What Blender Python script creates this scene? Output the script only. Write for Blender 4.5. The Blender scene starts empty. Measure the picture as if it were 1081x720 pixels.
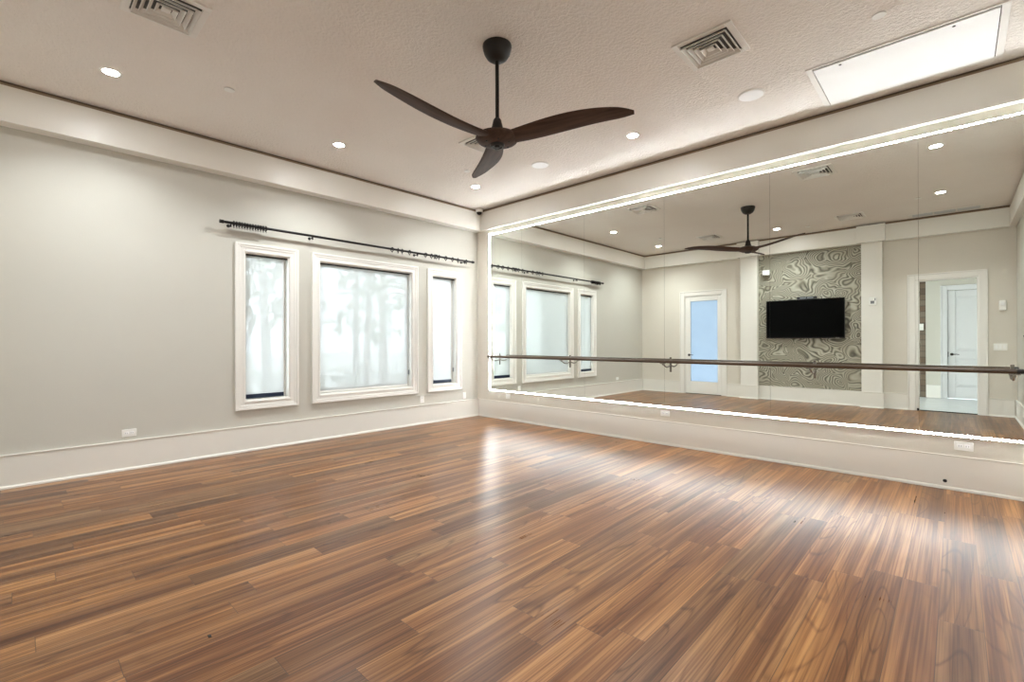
import bpy, bmesh, math, random
from mathutils import Vector, Matrix

random.seed(7)
S = bpy.context.scene
COL = S.collection
PI = math.pi

# ------------------------------------------------------------------ room
LX, LY, ZC = 6.80, 6.03, 3.534          # room: x 0..LX, y -LY..0, ceiling ZC
FY = -0.022                             # face of the wall behind the mirror
MIR = -0.076                            # face of the mirror
ZF0, ZF1 = 3.183, 3.493                 # fascia band under the ceiling
PL, PF, PB, PR = .150, .098, .130, .085 # how far the band stands off each wall
ZB = .297                               # height of the baseboard

# ------------------------------------------------------------------ materials
def srgb(r, g, b):
    f = lambda c: (c/255/12.92) if c/255 <= .04045 else ((c/255+.055)/1.055)**2.4
    return (f(r), f(g), f(b), 1)

class NT:
    def __init__(s, name):
        s.m = bpy.data.materials.new(name); s.m.use_nodes = True
        s.t = s.m.node_tree; s.t.nodes.clear()
        s.out = s.n('ShaderNodeOutputMaterial')
    def n(s, typ, **kw):
        nd = s.t.nodes.new(typ)
        for k, v in kw.items():
            setattr(nd, k, v)
        return nd
    def l(s, a, b): s.t.links.new(a, b)
    def val(s, sock, v):
        if hasattr(v, 'is_linked'): s.l(v, sock)
        else: sock.default_value = v
    def math(s, op, a, b=None, c=None):
        nd = s.n('ShaderNodeMath', operation=op)
        s.val(nd.inputs[0], a)
        if b is not None: s.val(nd.inputs[1], b)
        if c is not None: s.val(nd.inputs[2], c)
        return nd.outputs[0]
    def mix(s, f, a, b, blend='MIX'):
        nd = s.n('ShaderNodeMix', data_type='RGBA', blend_type=blend)
        s.val(nd.inputs[0], f); s.val(nd.inputs[6], a); s.val(nd.inputs[7], b)
        return nd.outputs[2]
    def ramp(s, f, stops):
        nd = s.n('ShaderNodeValToRGB'); s.l(f, nd.inputs[0])
        el = nd.color_ramp.elements
        while len(el) < len(stops): el.new(.5)
        for e, (p, c) in zip(el, stops): e.position = p; e.color = c
        return nd.outputs[0]
    def noise(s, vec, scale, detail=3, rough=.55, dist=0):
        nd = s.n('ShaderNodeTexNoise'); s.l(vec, nd.inputs['Vector'])
        nd.inputs['Scale'].default_value = scale; nd.inputs['Detail'].default_value = detail
        nd.inputs['Roughness'].default_value = rough; nd.inputs['Distortion'].default_value = dist
        return nd.outputs['Fac']
    def coord(s): return s.n('ShaderNodeTexCoord').outputs['Object']
    def bsdf(s, col, rough=.5, metal=0, spec=.5):
        b = s.n('ShaderNodeBsdfPrincipled')
        s.val(b.inputs['Base Color'], col); s.val(b.inputs['Roughness'], rough)
        b.inputs['Metallic'].default_value = metal
        b.inputs['Specular IOR Level'].default_value = spec
        s.l(b.outputs[0], s.out.inputs[0]); return b
    def bump(s, b, h, strength, dist):
        nd = s.n('ShaderNodeBump'); nd.inputs['Strength'].default_value = strength
        nd.inputs['Distance'].default_value = dist
        s.l(h, nd.inputs['Height']); s.l(nd.outputs[0], b.inputs['Normal'])

def plain(name, col, rough=.5, metal=0, spec=.5, var=.04, scale=6, bump=0, bscale=200, bdist=.001):
    """a material of one colour with slight unevenness and an optional fine texture"""
    t = NT(name); c = t.coord()
    f = t.noise(c, scale, 4)
    lo = tuple(max(0, x*(1-var)) for x in col[:3])+(1,); hi = tuple(min(1, x*(1+var)) for x in col[:3])+(1,)
    b = t.bsdf(t.ramp(f, [(.3, lo), (.7, hi)]), rough, metal, spec)
    if bump: t.bump(b, t.noise(c, bscale, 2), bump, bdist)
    return t.m

def emit(name, col, strength):
    t = NT(name); e = t.n('ShaderNodeEmission'); e.inputs[0].default_value = col
    e.inputs[1].default_value = strength; t.l(e.outputs[0], t.out.inputs[0]); return t.m

M = {}
M['wall'] = plain('cream_wall_paint', srgb(199, 196, 186), .62, var=.02, scale=1.3, bump=.25, bscale=90, bdist=.002)
M['wall_back'] = plain('beige_wall_paint', srgb(214, 208, 196), .62, var=.02, scale=1.3, bump=.25, bscale=90, bdist=.002)
M['trim'] = plain('off_white_trim_paint', srgb(230, 227, 219), .35, var=.012, scale=2)
M['white'] = plain('white_paint', srgb(234, 231, 225), .35, var=.01, scale=3)
M['panel_white'] = plain('white_lacquer', srgb(246, 246, 245), .4, var=.008, scale=3)
M['plastic'] = plain('white_plastic', srgb(240, 239, 234), .3, var=.01, scale=20)
M['reveal'] = plain('brown_reveal_paint', srgb(146, 126, 103), .6, var=.06, scale=4)
M['reveal_shade'] = plain('shaded_brown_reveal_paint', srgb(98, 82, 65), .6, var=.06, scale=4)  # the reveal's brown, darkened for the shade right under the ceiling
M['black_metal'] = plain('black_iron', srgb(32, 30, 29), .4, .6, var=.1, scale=40)
M['bronze'] = plain('dark_bronze', srgb(36, 32, 29), .45, .3, var=.1, scale=30)
M['steel'] = plain('brushed_steel', srgb(150, 146, 138), .3, .9, var=.08, scale=60)
M['navy'] = plain('navy_aluminium', srgb(22, 36, 58), .4, .2, var=.08, scale=20)
M['slot'] = plain('dark_slot', srgb(40, 38, 37), .8, var=.1, scale=20)
M['screen'] = plain('black_screen_glass', srgb(2, 2, 2), .35, var=.05, scale=5, spec=.06)
M['black_plastic'] = plain('black_plastic', srgb(18, 18, 19), .45, var=.1, scale=20)
M['grey_plastic'] = plain('grey_plastic', srgb(120, 124, 128), .45, var=.05, scale=20)
M['vent'] = plain('white_vent_enamel', srgb(232, 229, 223), .45, var=.015, scale=8)
M['vent_dark'] = plain('vent_interior', srgb(88, 86, 84), .7, var=.08, scale=12)
M['hall_white'] = plain('hall_door_paint', srgb(216, 217, 219), .4, var=.01, scale=3)
M['grille'] = plain('pale_grey_grille', srgb(196, 200, 202), .5, var=.03, scale=30)
M['hall_floor'] = plain('pale_hall_floor', srgb(196, 200, 200), .3, var=.08, scale=5)
M['lawn'] = plain('pale_paving', srgb(196, 196, 186), .9, var=.15, scale=1.5)
M['bark'] = plain('bark', srgb(110, 100, 88), .9, var=.25, scale=9, bump=.6, bscale=25, bdist=.02)
M['leaf'] = plain('leaf_green', srgb(92, 116, 72), .6, var=.3, scale=3)
M['edge'] = plain('mirror_edge_glass', srgb(92, 110, 100), .15, .3, var=.08, scale=8)
M['backing'] = plain('mirror_backing_board', srgb(150, 140, 125), .7, var=.05, scale=4)

def ceiling_mat():
    t = NT('beige_textured_ceiling'); c = t.coord()
    f = t.noise(c, 1.1, 3)
    b = t.bsdf(t.ramp(f, [(.3, srgb(233, 226, 219)), (.7, srgb(237, 231, 224))]), .8, 0, .3)
    n1 = t.noise(c, 38, 3, .6); n2 = t.noise(c, 95, 2, .5)
    h = t.math('ADD', t.ramp(n1, [(.42, (0, 0, 0, 1)), (.58, (1, 1, 1, 1))]), t.math('MULTIPLY', n2, .6))
    t.bump(b, h, .55, .006)
    return t.m
M['ceiling'] = ceiling_mat()

def floor_mat():
    t = NT('walnut_plank_floor'); c = t.coord()
    sp = t.n('ShaderNodeSeparateXYZ'); t.l(c, sp.inputs[0])
    W, L = .150, 1.22
    xs = t.math('DIVIDE', sp.outputs[0], W)
    row = t.math('FLOOR', xs); fx = t.math('FRACT', xs)
    wn = t.n('ShaderNodeTexWhiteNoise', noise_dimensions='1D'); t.l(row, wn.inputs['W'])
    ys = t.math('DIVIDE', t.math('ADD', sp.outputs[1], t.math('MULTIPLY', wn.outputs['Value'], 9.7)), L)
    colm = t.math('FLOOR', ys); fy = t.math('FRACT', ys)
    cv = t.n('ShaderNodeCombineXYZ'); t.l(row, cv.inputs[0]); t.l(colm, cv.inputs[1])
    w2 = t.n('ShaderNodeTexWhiteNoise', noise_dimensions='2D'); t.l(cv.outputs[0], w2.inputs['Vector'])
    rnd = w2.outputs['Value']
    rs = t.n('ShaderNodeSeparateColor'); t.l(w2.outputs['Color'], rs.inputs[0])
    # grain coordinates: stretched along the plank, shifted from plank to plank
    def gvec(sx, sy, k):
        v = t.n('ShaderNodeCombineXYZ')
        t.l(t.math('ADD', t.math('MULTIPLY', sp.outputs[0], sx), t.math('MULTIPLY', rs.outputs[0], 37.0*k)), v.inputs[0])
        t.l(t.math('ADD', t.math('MULTIPLY', sp.outputs[1], sy), t.math('MULTIPLY', rs.outputs[1], 53.0*k)), v.inputs[1])
        t.l(t.math('MULTIPLY', rnd, 11.0), v.inputs[2]); return v.outputs[0]
    fine = t.noise(gvec(120, 1.3, 1), 1, 2, .5)
    band = t.noise(gvec(16, .55, 1), 1, 2, .5, .3)
    cath = t.noise(gvec(6.0, .75, 1), 1, 1, .5, .2)
    rings = t.math('PINGPONG', t.math('MULTIPLY', cath, 17.0), 1.0)
    base = t.ramp(rnd, [(.0, srgb(131, 91, 57)), (.16, srgb(163, 116, 70)), (.32, srgb(143, 110, 76)), (.48, srgb(176, 126, 77)),
                        (.62, srgb(127, 95, 67)), (.76, srgb(166, 119, 71)), (.88, srgb(180, 134, 87)), (1, srgb(150, 105, 65))])
    dark = t.mix(1, base, srgb(178, 160, 148), 'MULTIPLY')
    c1 = t.mix(t.ramp(band, [(.40, (0, 0, 0, 1)), (.66, (1, 1, 1, 1))]), dark, base)
    ringc = t.ramp(rings, [(.0, (1, 1, 1, 1)), (.22, (0, 0, 0, 1))])
    strong = t.ramp(rs.outputs[2], [(.35, (.12, .12, .12, 1)), (.8, (.65, .65, .65, 1))])
    c2 = t.mix(t.math('MULTIPLY', ringc, strong), c1, t.mix(1, c1, srgb(152, 128, 112), 'MULTIPLY'))
    c3 = t.mix(t.ramp(fine, [(.38, (.8, .8, .8, 1)), (.60, (0, 0, 0, 1))]), c2, t.mix(1, c2, srgb(176, 156, 142), 'MULTIPLY'))
    gx = t.math('MINIMUM', fx, t.math('SUBTRACT', 1.0, fx))
    gy = t.math('MINIMUM', fy, t.math('SUBTRACT', 1.0, fy))
    g = t.math('MINIMUM', t.math('MULTIPLY', gx, W), t.math('MULTIPLY', gy, L))
    groove = t.ramp(t.math('MULTIPLY', g, 100), [(.06, (1, 1, 1, 1)), (.17, (0, 0, 0, 1))])
    c4 = t.mix(t.math('MULTIPLY', groove, .85), c3, srgb(62, 44, 34))
    smear = t.noise(c, 1.6, 4, .6)
    rough = t.math('ADD', .21, t.math('ADD', t.math('MULTIPLY', smear, .14), t.math('MULTIPLY', fine, .05)))
    b = t.bsdf(c4, rough, 0, .29)
    h = t.math('SUBTRACT', t.math('MULTIPLY', fine, .05), t.math('MULTIPLY', groove, 1.5))
    t.bump(b, h, .22, .0010)
    return t.m
M['floor'] = floor_mat()

def swirl_mat():
    t = NT('grey_swirl_wallpaper'); c = t.coord()
    sp = t.n('ShaderNodeSeparateXYZ'); t.l(c, sp.inputs[0])
    v = t.n('ShaderNodeCombineXYZ'); t.l(sp.outputs[0], v.inputs[0]); t.l(t.math('MULTIPLY', sp.outputs[2], 1.25), v.inputs[1])
    nz = t.n('ShaderNodeTexNoise'); t.l(v.outputs[0], nz.inputs['Vector']); nz.inputs['Scale'].default_value = 2.3; nz.inputs['Detail'].default_value = 1.0
    off = t.n('ShaderNodeVectorMath', operation='MULTIPLY_ADD'); t.l(nz.outputs['Color'], off.inputs[0]); off.inputs[1].default_value = (.55, .55, 0); t.l(v.outputs[0], off.inputs[2])
    vo = t.n('ShaderNodeTexVoronoi', feature='SMOOTH_F1'); t.l(off.outputs[0], vo.inputs['Vector']); vo.inputs['Scale'].default_value = 2.5; vo.inputs['Smoothness'].default_value = .12
    w = t.math('SINE', t.math('MULTIPLY', vo.outputs['Distance'], 68.0))
    w01 = t.math('ADD', t.math('MULTIPLY', w, .5), .5)
    patch = t.noise(v.outputs[0], 3.2, 2)
    c1 = t.ramp(w01, [(.0, srgb(74, 70, 58)), (.22, srgb(130, 126, 110)), (.6, srgb(160, 156, 140)), (1, srgb(188, 184, 168))])
    c2 = t.mix(t.ramp(patch, [(.35, (0, 0, 0, 1)), (.7, (.55, .55, .55, 1))]), c1, srgb(150, 144, 126))
    b = t.bsdf(c2, .5)
    t.bump(b, w01, .5, .006)
    return t.m
M['swirl'] = swirl_mat()

def plankwall_mat():
    t = NT('dark_stacked_cladding'); c = t.coord()
    sp = t.n('ShaderNodeSeparateXYZ'); t.l(c, sp.inputs[0])
    zs = t.math('DIVIDE', sp.outputs[2], .13); r = t.math('FLOOR', zs)
    wn = t.n('ShaderNodeTexWhiteNoise', noise_dimensions='1D'); t.l(r, wn.inputs['W'])
    f = t.math('FRACT', zs)
    base = t.ramp(wn.outputs['Value'], [(0, srgb(92, 76, 62)), (.5, srgb(120, 108, 94)), (1, srgb(104, 84, 66))])
    g = t.ramp(f, [(.03, (1, 1, 1, 1)), (.09, (0, 0, 0, 1))])
    t.bsdf(t.mix(g, base, srgb(46, 38, 32)), .7)
    return t.m
M['cladding'] = plankwall_mat()

def wood_rail_mat():
    t = NT('dark_walnut_rail'); c = t.coord()
    mp = t.n('ShaderNodeMapping'); t.l(c, mp.inputs[0]); mp.inputs['Scale'].default_value = (1.5, 40, 40)
    f = t.noise(mp.outputs[0], 1, 4, .6)
    b = t.bsdf(t.ramp(f, [(.3, srgb(64, 50, 38)), (.7, srgb(92, 74, 56))]), .35)
    return t.m
M['rail'] = wood_rail_mat()

def blade_mat():
    t = NT('walnut_fan_blade'); c = t.coord()
    mp = t.n('ShaderNodeMapping'); t.l(c, mp.inputs[0]); mp.inputs['Scale'].default_value = (2, 30, 30)
    f = t.noise(mp.outputs[0], 1, 4, .6)
    t.bsdf(t.ramp(f, [(.3, srgb(62, 48, 41)), (.7, srgb(88, 69, 59))]), .6, 0, .2)
    return t.m
M['blade'] = blade_mat()

def mirror_mat():
    t = NT('mirror_silver'); c = t.coord()
    f = t.noise(c, .8, 2)
    t.bsdf(t.ramp(f, [(.3, (.885, .918, .878, 1)), (.7, (.895, .928, .888, 1))]), 0.0, 1.0)
    return t.m
M['mirror'] = mirror_mat()

def shade_mat():
    t = NT('sheer_solar_shade'); c = t.coord()
    sp = t.n('ShaderNodeSeparateXYZ'); t.l(c, sp.inputs[0])
    wv = t.math('SINE', t.math('MULTIPLY', sp.outputs[2], 900))
    col = t.ramp(t.math('ADD', t.math('MULTIPLY', wv, .5), .5), [(0, (.60, .595, .585, 1)), (1, (.68, .675, .665, 1))])
    tr = t.n('ShaderNodeBsdfTransparent'); tr.inputs[0].default_value = (1, 1, 1, 1)
    tl = t.n('ShaderNodeBsdfTranslucent'); t.l(col, tl.inputs[0])
    df = t.n('ShaderNodeBsdfDiffuse'); t.l(col, df.inputs[0])
    m1 = t.n('ShaderNodeMixShader'); m1.inputs[0].default_value = .42; t.l(tl.outputs[0], m1.inputs[1]); t.l(df.outputs[0], m1.inputs[2])
    m2 = t.n('ShaderNodeMixShader'); m2.inputs[0].default_value = .78; t.l(tr.outputs[0], m2.inputs[1]); t.l(m1.outputs[0], m2.inputs[2])
    t.l(m2.outputs[0], t.out.inputs[0]); return t.m
M['shade'] = shade_mat()

def pane_mat():
    t = NT('window_glass')
    tr = t.n('ShaderNodeBsdfTransparent'); tr.inputs[0].default_value = (.93, .96, .97, 1)
    gl = t.n('ShaderNodeBsdfGlossy'); gl.inputs['Roughness'].default_value = .01
    fr = t.n('ShaderNodeFresnel'); fr.inputs[0].default_value = 1.3
    m = t.n('ShaderNodeMixShader'); t.l(fr.outputs[0], m.inputs[0]); t.l(tr.outputs[0], m.inputs[1]); t.l(gl.outputs[0], m.inputs[2])
    t.l(m.outputs[0], t.out.inputs[0]); return t.m
M['pane'] = pane_mat()

def frosted_mat():
    t = NT('frosted_blue_glass'); c = t.coord()
    f = t.noise(c, 2, 2)
    tl = t.n('ShaderNodeBsdfTranslucent'); t.l(t.ramp(f, [(.3, (.33, .37, .42, 1)), (.7, (.35, .39, .44, 1))]), tl.inputs[0])
    gl = t.n('ShaderNodeBsdfGlossy'); gl.inputs['Roughness'].default_value = .25
    m = t.n('ShaderNodeMixShader'); m.inputs[0].default_value = .05
    t.l(tl.outputs[0], m.inputs[1]); t.l(gl.outputs[0], m.inputs[2]); t.l(m.outputs[0], t.out.inputs[0]); return t.m
M['frosted'] = frosted_mat()

def led_mat():
    t = NT('led_tape'); c = t.coord()
    sp = t.n('ShaderNodeSeparateXYZ'); t.l(c, sp.inputs[0])
    s = t.math('FRACT', t.math('DIVIDE', t.math('ADD', sp.outputs[0], sp.outputs[2]), .033))
    d = t.math('ABSOLUTE', t.math('SUBTRACT', s, .5))
    k = t.ramp(d, [(.14, (1, 1, 1, 1)), (.30, (.012, .012, .012, 1))])
    e = t.n('ShaderNodeEmission'); e.inputs[0].default_value = (.93, .975, 1, 1)
    t.l(t.math('MULTIPLY', k, LED_STRENGTH), e.inputs[1]); t.l(e.outputs[0], t.out.inputs[0]); return t.m
LED_STRENGTH = 35.0
M['led'] = led_mat()
M['lens'] = emit('downlight_lens', (.97, .985, 1, 1), 70)

# ------------------------------------------------------------------ mesh helpers
class MB:
    """collects shapes in one bmesh"""
    def __init__(s): s.b = bmesh.new()
    def box(s, x0, x1, y0, y1, z0, z1):
        v = [s.b.verts.new(p) for p in ((x0, y0, z0), (x1, y0, z0), (x1, y1, z0), (x0, y1, z0),
                                        (x0, y0, z1), (x1, y0, z1), (x1, y1, z1), (x0, y1, z1))]
        for f in ((0, 3, 2, 1), (4, 5, 6, 7), (0, 1, 5, 4), (1, 2, 6, 5), (2, 3, 7, 6), (3, 0, 4, 7)):
            s.b.faces.new([v[i] for i in f])
        return s
    def hexa(s, pts):
        v = [s.b.verts.new(p) for p in pts]
        for f in ((0, 3, 2, 1), (4, 5, 6, 7), (0, 1, 5, 4), (1, 2, 6, 5), (2, 3, 7, 6), (3, 0, 4, 7)):
            s.b.faces.new([v[i] for i in f])
        return s
    def prism(s, poly, fn, a, b):
        """poly: 2D outline; fn(u, v, t) -> 3D; extruded for t from a to b"""
        lo = [s.b.verts.new(fn(u, v, a)) for u, v in poly]; hi = [s.b.verts.new(fn(u, v, b)) for u, v in poly]
        n = len(poly)
        for i in range(n): s.b.faces.new((lo[i], lo[(i+1) % n], hi[(i+1) % n], hi[i]))
        s.b.faces.new(lo[::-1]); s.b.faces.new(hi); return s
    def lathe(s, prof, c, axis='z', n=32, cap=True):
        """prof: (radius, height) list, turned about an axis through c"""
        rings = []
        for r, h in prof:
            ring = []
            for i in range(n):
                a = 2*PI*i/n; u, v = r*math.cos(a), r*math.sin(a)
                p = {'z': (u, v, h), 'y': (u, h, v), 'x': (h, u, v)}[axis]
                ring.append(s.b.verts.new((c[0]+p[0], c[1]+p[1], c[2]+p[2])))
            rings.append(ring)
        for a, b in zip(rings, rings[1:]):
            for i in range(n): s.b.faces.new((a[i], a[(i+1) % n], b[(i+1) % n], b[i]))
        if cap:
            s.b.faces.new(rings[0][::-1]); s.b.faces.new(rings[-1])
        return s
    def tube(s, pts, r, n=12):
        pts = [Vector(p) for p in pts]; rings = []
        rad = r if isinstance(r, (list, tuple)) else [r]*len(pts)
        up = None
        for i, p in enumerate(pts):
            d = (pts[min(i+1, len(pts)-1)]-pts[max(i-1, 0)]).normalized()
            if up is None: up = Vector((0, 0, 1)) if abs(d.z) < .9 else Vector((1, 0, 0))
            a = d.cross(up).normalized(); b = d.cross(a).normalized()
            up = b if abs(d.dot(b)) < .9 else up
            rings.append([s.b.verts.new(p+rad[i]*(math.cos(2*PI*k/n)*a+math.sin(2*PI*k/n)*b)) for k in range(n)])
            up = Vector((0, 0, 1)) if abs(d.z) < .9 else Vector((1, 0, 0))
        for a, b in zip(rings, rings[1:]):
            for k in range(n): s.b.faces.new((a[k], a[(k+1) % n], b[(k+1) % n], b[k]))
        s.b.faces.new(rings[0][::-1]); s.b.faces.new(rings[-1]); return s
    def torus(s, c, R, r, axis='y', n=28, k=10):
        g = []
        for i in range(n):
            a = 2*PI*i/n; ring = []
            for j in range(k):
                q = 2*PI*j/k; rr = R+r*math.cos(q); h = r*math.sin(q)
                u, v = rr*math.cos(a), rr*math.sin(a)
                p = {'z': (u, v, h), 'y': (u, h, v), 'x': (h, u, v)}[axis]
                ring.append(s.b.verts.new((c[0]+p[0], c[1]+p[1], c[2]+p[2])))
            g.append(ring)
        for i in range(n):
            for j in range(k):
                s.b.faces.new((g[i][j], g[(i+1) % n][j], g[(i+1) % n][(j+1) % k], g[i][(j+1) % k]))
        return s
    def build(s, name, mat, parent=None, bevel=0, smooth=False, segs=2):
        bmesh.ops.recalc_face_normals(s.b, faces=s.b.faces[:])
        me = bpy.data.meshes.new(name); s.b.to_mesh(me); s.b.free()
        me.materials.append(mat if not isinstance(mat, str) else M[mat])
        o = bpy.data.objects.new(name, me); COL.objects.link(o)
        if parent is not None:
            o.parent = parent
            if parent.matrix_basis != Matrix(): pass
        if smooth:
            for p in me.polygons: p.use_smooth = True
            me.set_sharp_from_angle(angle=math.radians(38))
        if bevel:
            m = o.modifiers.new('bevel', 'BEVEL'); m.width = bevel; m.segments = segs
            m.limit_method = 'ANGLE'; m.angle_limit = math.radians(35)
            if not smooth:
                for p in me.polygons: p.use_smooth = True
                me.set_sharp_from_angle(angle=math.radians(30))
        return o

def tag(o, label, cat, group=None, kind=None):
    o['label'] = label; o['category'] = cat
    if group: o['group'] = group
    if kind: o['kind'] = kind
    return o
def thing(name, loc, label, cat, group=None, rz=0):
    o = bpy.data.objects.new(name, None); COL.objects.link(o)
    o.empty_display_size = .1; o.location = loc; o.rotation_euler = (0, 0, rz)
    return tag(o, label, cat, group)
def struct(o, label=None, cat=None):
    o['kind'] = 'structure'
    if label: o['label'] = label
    if cat: o['category'] = cat
    return o
def dup(o, loc, label, group=None, rz=None):
    r = o.copy(); COL.objects.link(r); r.location = loc; r['label'] = label
    if group: r['group'] = group
    if rz is not None: r.rotation_euler = (0, 0, rz)
    for ch in list(o.children):
        c = ch.copy(); COL.objects.link(c); c.parent = r
        for g in list(ch.children):
            d = g.copy(); COL.objects.link(d); d.parent = c
    return r

# ------------------------------------------------------------------ shell
WT = .15
b = MB().box(-WT, LX+WT, -LY-WT, WT, -.12, 0)
struct(b.build('floor', 'floor'), 'brown wood plank floor of the studio', 'floor')
b = MB().box(-WT, LX+WT, -LY-WT, WT, ZC, ZC+.12)
struct(b.build('ceiling', 'ceiling'), 'beige textured ceiling of the studio', 'ceiling')

# windows: (y0, y1) of the openings in the left wall
WIN = [(-3.716, -3.205), (-2.826, -1.384), (-1.000, -.502)]
WZ0, WZ1 = .592, 2.345
def wall_with_holes(mb, a0, a1, z1, holes, fn):
    """fn(a0, a1, z0, z1) adds a block; holes: (a0, a1, z0, z1)"""
    cur = a0
    for h0, h1, k0, k1 in holes:
        fn(cur, h0, 0, z1)
        if k0 > 0: fn(h0, h1, 0, k0)
        fn(h0, h1, k1, z1)
        cur = h1
    fn(cur, a1, 0, z1)
b = MB()
wall_with_holes(b, -LY-WT, WT, ZC, [(y0, y1, WZ0, WZ1) for y0, y1 in WIN], lambda p, q, r, s: b.box(-WT, 0, p, q, r, s))
struct(b.build('wall_left', 'wall'), 'cream wall with three windows', 'wall')
struct(MB().box(0, LX, FY, WT, 0, ZC).build('wall_front', 'wall_back'), 'beige wall behind the big mirror', 'wall')
D1 = (1.158, 2.058); D2 = (5.517, 6.350); DH = 2.400
b = MB()
wall_with_holes(b, 0, LX, ZC, [(D1[0], D1[1], 0, DH), (D2[0], D2[1], 0, DH)], lambda p, q, r, s: b.box(p, q, -LY-WT, -LY, r, s))
wb = struct(b.build('wall_back', 'wall_back'), 'beige wall with two doorways, seen in the mirror', 'wall')
struct(MB().box(LX, LX+WT, -LY-WT, WT, 0, ZC).build('wall_right', 'wall'), 'cream wall at the far right, seen in the mirror', 'wall')

# swirl wallpaper and the two pilasters on the back wall
P1, P2, PD = (2.505, 2.860), (4.725, 5.050), .12
MB().box(P1[1], P2[0], -LY, -LY+.006, ZB-.01, ZF0+.02).build('wallpaper', 'swirl', wb)
for (x0, x1), lab in ((P1, 'cream pilaster between the blue glass door and the swirl wallpaper'), (P2, 'cream pilaster carrying a white thermostat')):
    struct(MB().box(x0, x1, -LY, -LY+PD, 0, ZF0+.02).build('pilaster', 'trim', bevel=.004), lab, 'pilaster')

# fascia bands with a dark reveal above them
def profile_band(proj):
    return [(0, ZF0), (proj, ZF0), (proj, ZF1), (0, ZF1)]
def band(name, fn, a, b_, proj, lab):
    m = MB(); m.prism(profile_band(proj), fn, a, b_)
    o = struct(m.build(name, 'trim', bevel=.003), lab, 'trim'); return o
def reveal(name, fn, a, b_, proj, lab):
    zm = ZF1+(ZC-ZF1)*.5
    m = MB(); m.prism([(0, ZF1), (proj-.008, ZF1), (proj-.008, zm), (0, zm)], fn, a, b_)
    o = struct(m.build(name, 'reveal'), lab, 'trim')
    m = MB(); m.prism([(0, zm), (proj-.024, zm), (proj-.024, ZC), (0, ZC)], fn, a, b_)
    m.build('upper_step', 'reveal_shade', o); return o
FL = lambda u, v, t: (u, t, v)
FF = lambda u, v, t: (t, -u, v)
FB = lambda u, v, t: (t, -LY+u, v)
FR = lambda u, v, t: (LX-u, t, v)
X1, X2, YB_, = PL, LX-PR, -LY+PB
band('trim_1', FL, -LY, 0, PL, 'off-white fascia band above the three windows')
band('trim_2', FF, X1, X2, PF, 'off-white fascia band above the big mirror')
band('trim_3', FB, X1, X2, PB, 'off-white fascia band on the back wall in the mirror')
band('trim_4', FR, -LY, 0, PR, 'off-white fascia band on the right wall in the mirror')
reveal('trim_5', FL, -LY, 0, PL, 'dark brown reveal under the ceiling above the windows')
reveal('trim_6', FF, X1-.02, X2+.02, PF, 'dark brown reveal under the ceiling above the mirror')
reveal('trim_7', FB, X1-.02, X2+.02, PB, 'dark brown reveal under the ceiling on the back wall')
reveal('trim_8', FR, -LY, 0, PR, 'dark brown reveal under the ceiling on the right wall')
for k, ((x0, x1), lab) in enumerate((((P1[0]-.035, P1[1]+.055), 'boxed fascia block above the left pilaster'), ((P2[0]-.06, P2[1]+.055), 'boxed fascia block above the thermostat pilaster'))):
    m = MB().box(x0, x1, -LY+PB+.001, -LY+PB+.12, ZF0-.008, ZF1+.004)
    struct(m.build('trim_%d' % (9+k), 'trim', bevel=.003), lab, 'trim')

# baseboards: board, small cap, shoe
BPROF = [(0, 0), (.032, 0), (.032, .014), (.026, .024), (.018, .026), (.018, ZB-.010), (.024, ZB-.007), (.024, ZB), (0, ZB)]
def baseboard(name, runs, lab):
    m = MB()
    for fn, a, b_ in runs: m.prism(BPROF, fn, a, b_)
    return struct(m.build(name, 'trim'), lab, 'baseboard')
baseboard('baseboard_left', [(FL, -LY, 0)], 'tall off-white baseboard below the windows')
baseboard('baseboard_front', [(lambda u, v, t: (t, FY-u*.45, v), .03, LX-.03)], 'tall off-white baseboard below the mirror')
baseboard('baseboard_right', [(FR, -LY, 0)], 'tall off-white baseboard of the right wall')
PFN = lambda u, v, t: (t, -LY+PD+u, v)
CW = .112
baseboard('baseboard_back', [(FB, .03, D1[0]-CW), (FB, D1[1]+CW, P1[0]), (FB, P1[1], P2[0]), (FB, P2[1], D2[0]-CW), (FB, D2[1]+CW, LX-.03),
                             (PFN, P1[0]-.02, P1[1]+.02), (PFN, P2[0]-.02, P2[1]+.02)], 'tall off-white baseboard of the back wall')

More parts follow.
